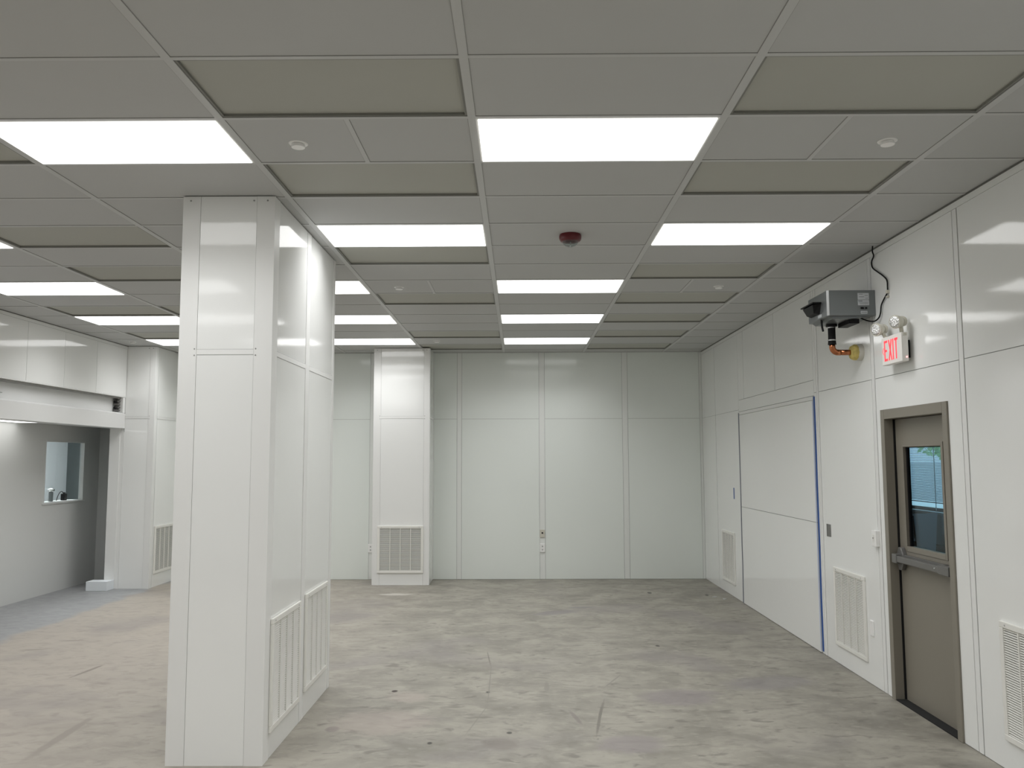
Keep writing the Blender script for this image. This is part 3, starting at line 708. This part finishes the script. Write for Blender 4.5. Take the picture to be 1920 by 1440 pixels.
# cord from the ceiling to the box
xw = XR-0.016
cord = MB().tube([(2.755, 6.39, CZ-0.001), (2.765, 6.42, 3.395), (xw, 6.46, 3.37), (xw, 6.50, 3.335), (xw, 6.49, 3.285), (xw, 6.41, 3.235), (xw, 6.32, 3.185), (xw, 6.25, 3.135), (xw, 6.24, 3.085),
           (xw, 6.25, 3.035), (xw, 6.31, 2.998), (xw, 6.36, 2.96), (xw-0.003, 6.375, 2.90), (xw-0.01, 6.40, 2.865), (xw-0.02, 6.46, 2.852), (xw-0.04, 6.54, 2.872), (xw-0.07, 6.60, bz0-0.001)], 0.0055, 8).build('power_cord', 'black_rubber', t)
B(XR-0.024, XR-0.003, 6.235, 6.262, 3.03, 3.055).build('cord_clip', 'off_white', cord, bevel=0.002)
B(XR-0.022, XR-0.004, 6.24, 6.27, 3.0, 3.012).build('cord_clip', 'off_white', cord, bevel=0.002)

# hose, copper pipe and wall seal
t = thing('steam_pipe', (2.568, 6.80, 2.63), 'copper elbow pipe with black rubber sleeve under the grey blower box', 'pipe')
hx, hy = 2.568, 6.80
hose = MB().lathe((hx, hy, bz0-0.03), (0, 0, -1), [(0, 0.030), (0.085, 0.0295), (0.125, 0.030), (0.135, 0.031), (0.158, 0.033)], 24).build('rubber_sleeve', 'black_rubber', t)
MB().lathe((hx, hy, bz0-0.045), (0, 0, -1), [(0, 0.032), (0.008, 0.032)], 24).build('hose_clamp', 'steel', hose)
cl = MB().lathe((hx, hy, bz0-0.148), (0, 0, -1), [(0, 0.0325), (0.010, 0.0325)], 24); cl.box(hx-0.044, hx-0.028, hy-0.006, hy+0.006, bz0-0.158, bz0-0.148); cl.build('hose_clamp', 'steel', hose)
pz = 2.652
MB().tube([(hx, hy, bz0-0.18), (hx, hy, pz+0.055)], 0.0225, 20, 1).build('copper_riser', 'copper', t)
arc = [(hx+0.045-0.045*math.cos(a), hy, pz+0.045-0.045*math.sin(a)) for a in [math.radians(k*9) for k in range(11)]]
MB().tube([(hx, hy, pz+0.065)]+arc+[(hx+0.065, hy, pz)], 0.0245, 20, 1).build('copper_elbow', 'copper', t)
MB().tube([(hx+0.055, hy, pz), (XR-0.05, hy, pz)], 0.0225, 20, 1).build('copper_tail', 'copper', t)
MB().lathe((XR-0.004, hy, pz), (-1, 0, 0), [(0, 0.070), (0.030, 0.068), (0.040, 0.064)], 14).build('pipe_seal', 'foam_white', t)
MB().lathe((XR-0.043, hy, pz), (-1, 0, 0), [(0, 0.065), (0.025, 0.066), (0.045, 0.054), (0.052, 0.030)], 9).build('foam_plug', 'foam_yellow', t)

# ------------------------------------------------------------------ exit sign
ex0, ex1, ey0, ey1, ez0, ez1 = 2.718, 2.766, 5.925, 6.250, 2.485, 2.692
t = thing('exit_sign', (XR, (ey0+ey1)/2, ez0), 'white sign with red EXIT letters and two round lamp heads above the beige door', 'exit sign')
B(ex0, ex1, ey0, ey1, ez0, ez1).build('housing', 'exit_face', t, bevel=0.004)
B(ex1-0.002, XR-0.006, ey0+0.05, ey1-0.05, ez0+0.03, ez1-0.05).build('wall_mount', 'black_plastic', t)
q = MB(); fx = ex0-0.0012
def stroke(y0, z0, y1, z1, w_):
    dy, dz = y1-y0, z1-z0; L_ = math.hypot(dy, dz); ny, nz = -dz/L_*w_/2, dy/L_*w_/2
    q.hexa([(ex0, y0+ny, z0+nz), (ex0, y1+ny, z1+nz), (ex0, y1-ny, z1-nz), (ex0, y0-ny, z0-nz)],
           [(fx, y0+ny, z0+nz), (fx, y1+ny, z1+nz), (fx, y1-ny, z1-nz), (fx, y0-ny, z0-nz)])
zb, zt_, zm = ez0+0.028, ez1-0.028, (ez0+ez1)/2; sw = 0.017
Ys = 6.198     # left edge of the E as read from the room (far end)
stroke(Ys, zb, Ys, zt_, sw)
for z in (zb+sw/2, zm, zt_-sw/2): stroke(Ys, z, Ys-(0.046 if z != zm else 0.036), z, sw)
stroke(Ys-0.068, zb, Ys-0.112, zt_, sw); stroke(Ys-0.112, zb, Ys-0.068, zt_, sw)
stroke(Ys-0.138, zb, Ys-0.138, zt_, sw)
stroke(Ys-0.186, zb, Ys-0.186, zt_, sw); stroke(Ys-0.160, zt_-sw/2, Ys-0.212, zt_-sw/2, sw)
q.build('exit_letters', 'exit_red', t)
q = MB(); stroke(6.234, zm, 6.216, zm+0.026, 0.005); stroke(6.234, zm, 6.216, zm-0.026, 0.005)
q.build('arrow_mark', 'exit_red', t)
MB().lathe((ex0+0.034, ey0, ez0+0.03), (0, -1, 0), [(0, 0.006), (0.003, 0.005)], 12).build('indicator_light', 'exit_led', t)
for (cx, cy, cz) in ((2.712, 5.965, 2.772), (2.705, 6.262, 2.762)):
    ax = Vector((-0.86, -0.42, -0.12)).normalized()
    c0 = Vector((cx, cy, cz))
    h = MB().lathe(c0-ax*0.032, ax, [(0, 0.028), (0.008, 0.040), (0.04, 0.047), (0.058, 0.049), (0.062, 0.047)], 28).build('lamp_head', 'off_white', t)
    MB().lathe(c0+ax*0.0285, ax, [(0, 0.043), (0.004, 0.040), (0.008, 0.026)], 24).build('lamp_lens', 'lamp_reflector', h)
    MB().lathe(c0-ax*0.062, ax, [(0, 0.036), (0.022, 0.040), (0.028, 0.034)], 24).build('lamp_back', 'off_white', h)
    p2 = (ex0+0.024, min(max(cy, ey0+0.02), ey1-0.02), ez1)
    MB().tube([tuple(c0-ax*0.03), p2], 0.014, 12, 1).build('swivel_arm', 'off_white', h)
B(ex0+0.012, ex0+0.038, ey0-0.004, ey0+0.03, ez1-0.024, ez1-0.004).build('arm_socket', 'off_white', t, bevel=0.002)

t.location.y -= 0.028; t.location.z -= 0.010

# ------------------------------------------------------------------ alcove lamp and things on the window sill
t = thing('alcove_light', (-6.10, 9.72, 2.285), 'lit panel in the low alcove ceiling at the left frame edge', 'ceiling light')
B(-6.38, -5.86, 9.15, 10.62, 2.279, 2.286).build('frame', 'white_enamel', t)
mat('alcove_diffuser', (0.9, 0.9, 0.9), 0.5, emit=((1.0, 0.995, 0.975), 2.6))
B(-6.36, -5.88, 9.17, 10.60, 2.275, 2.280).build('diffuser', 'alcove_diffuser', t)
t = thing('far_room_fill_light', (-7.3, 12.5, 2.70), 'unseen lamp added to light the room behind the alcove window', 'ceiling light')  # unseen lamp put in to brighten the view through the alcove window
B(-7.9, -6.7, 12.2, 12.9, 2.66, 2.70).build('frame', 'white_enamel', t)  # frame of the added unseen lamp
mat('far_fill_diffuser', (0.9, 0.9, 0.9), 0.5, emit=((1.0, 1.0, 1.0), 27.0))
B(-7.87, -6.73, 12.23, 12.87, 2.652, 2.662).build('diffuser', 'far_fill_diffuser', t)
sx, sy, sz = AX-0.17, 11.77, 1.225
t = thing('metal_canister', (sx, sy, sz), 'slim grey canister with chrome top on the alcove window sill', 'canister')
MB().lathe((sx, sy, sz), (0, 0, 1), [(0, 0.028), (0.006, 0.030), (0.125, 0.030), (0.13, 0.026)], 20).build('body', 'grey_tube', t)
MB().lathe((sx, sy, sz+0.128), (0, 0, 1), [(0, 0.024), (0.010, 0.030), (0.018, 0.046), (0.034, 0.048), (0.046, 0.040), (0.052, 0.020)], 20).build('cap', 'chrome', t)
sx, sy = AX-0.16, 12.09
t = thing('power_adapter', (sx, sy, sz), 'black power adapter block with thin cable on the alcove window sill', 'adapter')
B(sx-0.028, sx+0.028, sy-0.038, sy+0.038, sz, sz+0.095).build('body', 'black_plastic', t, bevel=0.006)
MB().box(sx-0.012, sx+0.012, sy-0.01, sy+0.02, sz+0.094, sz+0.115).build('plug', 'black_plastic', t)
MB().tube([(sx, sy-0.02, sz+0.10), (sx, sy-0.06, sz+0.13), (sx, sy-0.12, sz+0.11), (sx, sy-0.17, sz+0.05), (sx, sy-0.19, sz+0.004)], 0.005, 8).build('cable', 'black_rubber', t)

# ------------------------------------------------------------------ office behind the beige door
OX = 6.62
struct(B(XR+0.13, OX+0.15, 4.6, 17.0, -0.1, 0).build('floor_office', 'office_floor'))
struct(B(XR+0.13, OX+0.15, 4.6, 17.0, 2.8, 2.9).build('ceiling_office', 'office_wall'))
struct(B(XR+0.13, OX+0.15, 4.5, 4.6, 0, 2.8).build('wall_office_near', 'office_wall'))
struct(B(XR+0.13, OX+0.15, 17.0, 17.1, 0, 2.8).build('wall_office_far', 'office_wall'))
struct(B(XR+0.13, XR+0.2, YB+0.15, 17.0, 0, 2.8).build('wall_office_side', 'office_wall'))
WY0, WY1, WZ0, WZ1 = 11.6, 15.4, 0.95, 2.55
struct(MB().box(OX, OX+0.15, 4.6, WY0, 0, 2.8).box(OX, OX+0.15, WY1, 17.0, 0, 2.8).box(OX, OX+0.15, WY0, WY1, 0, WZ0).box(OX, OX+0.15, WY0, WY1, WZ1, 2.8).build('wall_office_outer', 'office_wall'))
w2 = struct(MB().box(OX+0.05, OX+0.10, WY0, WY0+0.05, WZ0, WZ1).box(OX+0.05, OX+0.10, WY1-0.05, WY1, WZ0, WZ1).box(OX+0.05, OX+0.10, WY0, WY1, WZ1-0.05, WZ1).box(OX+0.05, OX+0.10, WY0, WY1, WZ0, WZ0+0.05).build('window_2', 'bar_metal'))
B(OX+0.07, OX+0.076, WY0+0.05, WY1-0.05, WZ0+0.05, WZ1-0.05).build('window_pane', 'clear_glass', w2)
B(OX-0.10, OX+0.06, WY0-0.05, WY1+0.05, WZ0-0.03, WZ0).build('window_sill', 'paper', w2)
t = thing('window_blind', (OX-0.03, 13.5, 1.08), 'horizontal slatted blind seen through the glass of the beige door', 'blind')
q = MB(); n = 66
for k in range(n):
    z = 1.12+k*0.0215; a = 0.50; c, s = math.cos(a)*0.0115, math.sin(a)*0.0115
    q.hexa([(OX-0.03-c, 11.65, z-s), (OX-0.03+c, 11.65, z+s), (OX-0.03+c, 15.35, z+s), (OX-0.03-c, 15.35, z-s)],
           [(OX-0.03-c, 11.65, z-s+0.001), (OX-0.03+c, 11.65, z+s+0.001), (OX-0.03+c, 15.35, z+s+0.001), (OX-0.03-c, 15.35, z-s+0.001)])
q.build('slats', 'slat', t)
B(OX-0.05, OX-0.01, 11.64, 15.36, 2.54, 2.58).build('headrail', 'paper', t)
B(OX-0.045, OX-0.015, 11.65, 15.35, 1.085, 1.10).build('bottom_rail', 'paper', t)
MB().tube([(OX-0.055, 13.32, 2.54), (OX-0.055, 13.32, 0.97)], 0.006, 6, 1).build('pull_cord', 'paper', t)
# board leaning on a desk
t = thing('leaning_board', (4.02, 8.45, 0), 'flat pale blue-grey board leaning behind the glass of the beige door', 'board')
MB().hexa([(4.00, 8.40, 0.0), (4.04, 8.40, 0.0), (4.13, 8.62, 0.0), (4.09, 8.62, 0.0)], [(3.92, 8.42, 1.24), (3.96, 8.42, 1.24), (4.25, 8.60, 1.235), (4.21, 8.60, 1.235)]).build('sheet', 'board', t, bevel=0.003)
t = thing('office_fill_light', (4.6, 8.0, 2.8), 'unseen lamp added to brighten the office behind the beige door', 'ceiling light')  # added lamp, lifts the leaning board out of the dim office
B(4.0, 5.2, 7.7, 8.3, 2.77, 2.80).build('frame', 'white_enamel', t)  # frame of the added unseen lamp
mat('office_fill_diffuser', (0.9, 0.9, 0.9), 0.5, emit=((0.8, 0.92, 1.0), 2.6))
B(4.03, 5.17, 7.73, 8.27, 2.762, 2.772).build('diffuser', 'office_fill_diffuser', t)
t = thing('office_desk', (5.6, 10.6, 0), 'dark brown desk seen through the glass of the beige door', 'desk')
B(4.95, 6.3, 9.9, 12.0, 0.72, 0.76).build('desk_top', 'desk_brown', t, bevel=0.005)
B(4.98, 5.02, 9.95, 11.95, 0.0, 0.72).build('side_panel', 'desk_dark', t)
B(6.22, 6.26, 9.95, 11.95, 0.0, 0.72).build('side_panel', 'desk_dark', t)
tag(B(4.95, 6.3, 9.84, 9.88, 0.0, 1.05).build('desk_divider', 'desk_dark', bevel=0.004), 'dark upright divider screen in front of the desk behind the beige door', 'divider')
t = thing('storage_box', (5.6, 11.1, 0.76), 'brown storage box on the desk behind the beige door', 'box')
B(5.25, 5.85, 10.5, 11.3, 0.76, 1.03).build('carton', 'desk_brown', t, bevel=0.005)
B(5.24, 5.86, 10.49, 11.31, 1.03, 1.05).build('lid', 'paper', t, bevel=0.003)
tag(MB().hexa([(5.0, 10.05, 0.76), (5.25, 10.05, 0.76), (5.25, 10.4, 0.76), (5.0, 10.4, 0.76)], [(5.02, 10.07, 1.12), (5.2, 10.1, 1.15), (5.22, 10.35, 1.10), (5.03, 10.38, 1.14)]).build('paper_bag', 'paper', bevel=0.01), 'pale crumpled paper bag on the desk behind the beige door', 'bag')
# scraps on the floor near the far right corner
for i, (x, y, r_, lab) in enumerate(((2.47, 11.25, .03, 'dark scrap of debris on the floor near the far right corner, farthest of three'), (2.55, 11.10, .035, 'pale scrap of debris on the floor below the far right vent, middle of three'),
                              (2.63, 10.93, .03, 'pale scrap of debris on the floor by the cover panel foot, nearest of three'))):
    rr = random.Random(i+3); a = [(x+math.cos(k*1.047)*r_*rr.uniform(.5, 1.2), y+math.sin(k*1.047)*r_*rr.uniform(.6, 1.6)) for k in range(6)]
    tag(MB().prism(a, 'z', 0.0003, 0.006).build('floor_scrap', 'vent_dark' if i == 0 else 'seam_light', bevel=0.001), lab, 'debris')
# outside
struct(B(OX+0.2, 260, -5, 400, -0.3, -0.1).build('floor_outdoor_ground', 'ground'))
def tree(x, y, s, lab):
    t = thing('tree', (x, y, -0.1), lab, 'tree')
    MB().lathe((x, y, -0.1), (0, 0, 1), [(0, 0.22*s), (1.5*s, 0.15*s), (3.0*s, 0.10*s)], 10).build('trunk', 'bark', t)
    bm = bmesh.new(); rr = random.Random(int(x*10))
    for i in range(2600):
        a = rr.random()*6.283; e_ = rr.uniform(-1.3, 1.4); rad = (0.6+0.4*rr.random())*1.7*s
        p = Vector((x+math.cos(a)*math.cos(e_)*rad, y+math.sin(a)*math.cos(e_)*rad, 2.75*s-0.1+math.sin(e_)*rad*0.8))
        n = Vector((rr.uniform(-1, 1), rr.uniform(-1, 1), rr.uniform(-1, 1))).normalized(); u = n.orthogonal().normalized(); v = n.cross(u); k = 0.085*s
        bm.faces.new([bm.verts.new(p+u*k), bm.verts.new(p+v*k*0.6), bm.verts.new(p-u*k), bm.verts.new(p-v*k*0.6)])
    me = bpy.data.meshes.new('foliage'); 
    for v in bm.verts: v.co -= Vector((x, y, -0.1))
    bm.to_mesh(me); bm.free(); me.materials.append(MAT['leaf'])
    o = bpy.data.objects.new('foliage', me); COL.objects.link(o); o.parent = t
tree(15.75, 30.0, 1.3, 'green tree outdoors behind the slatted blind, seen through the door glass')

for o in bpy.data.objects:
    if '_o' in o: del o['_o']
bpy.context.view_layer.update()
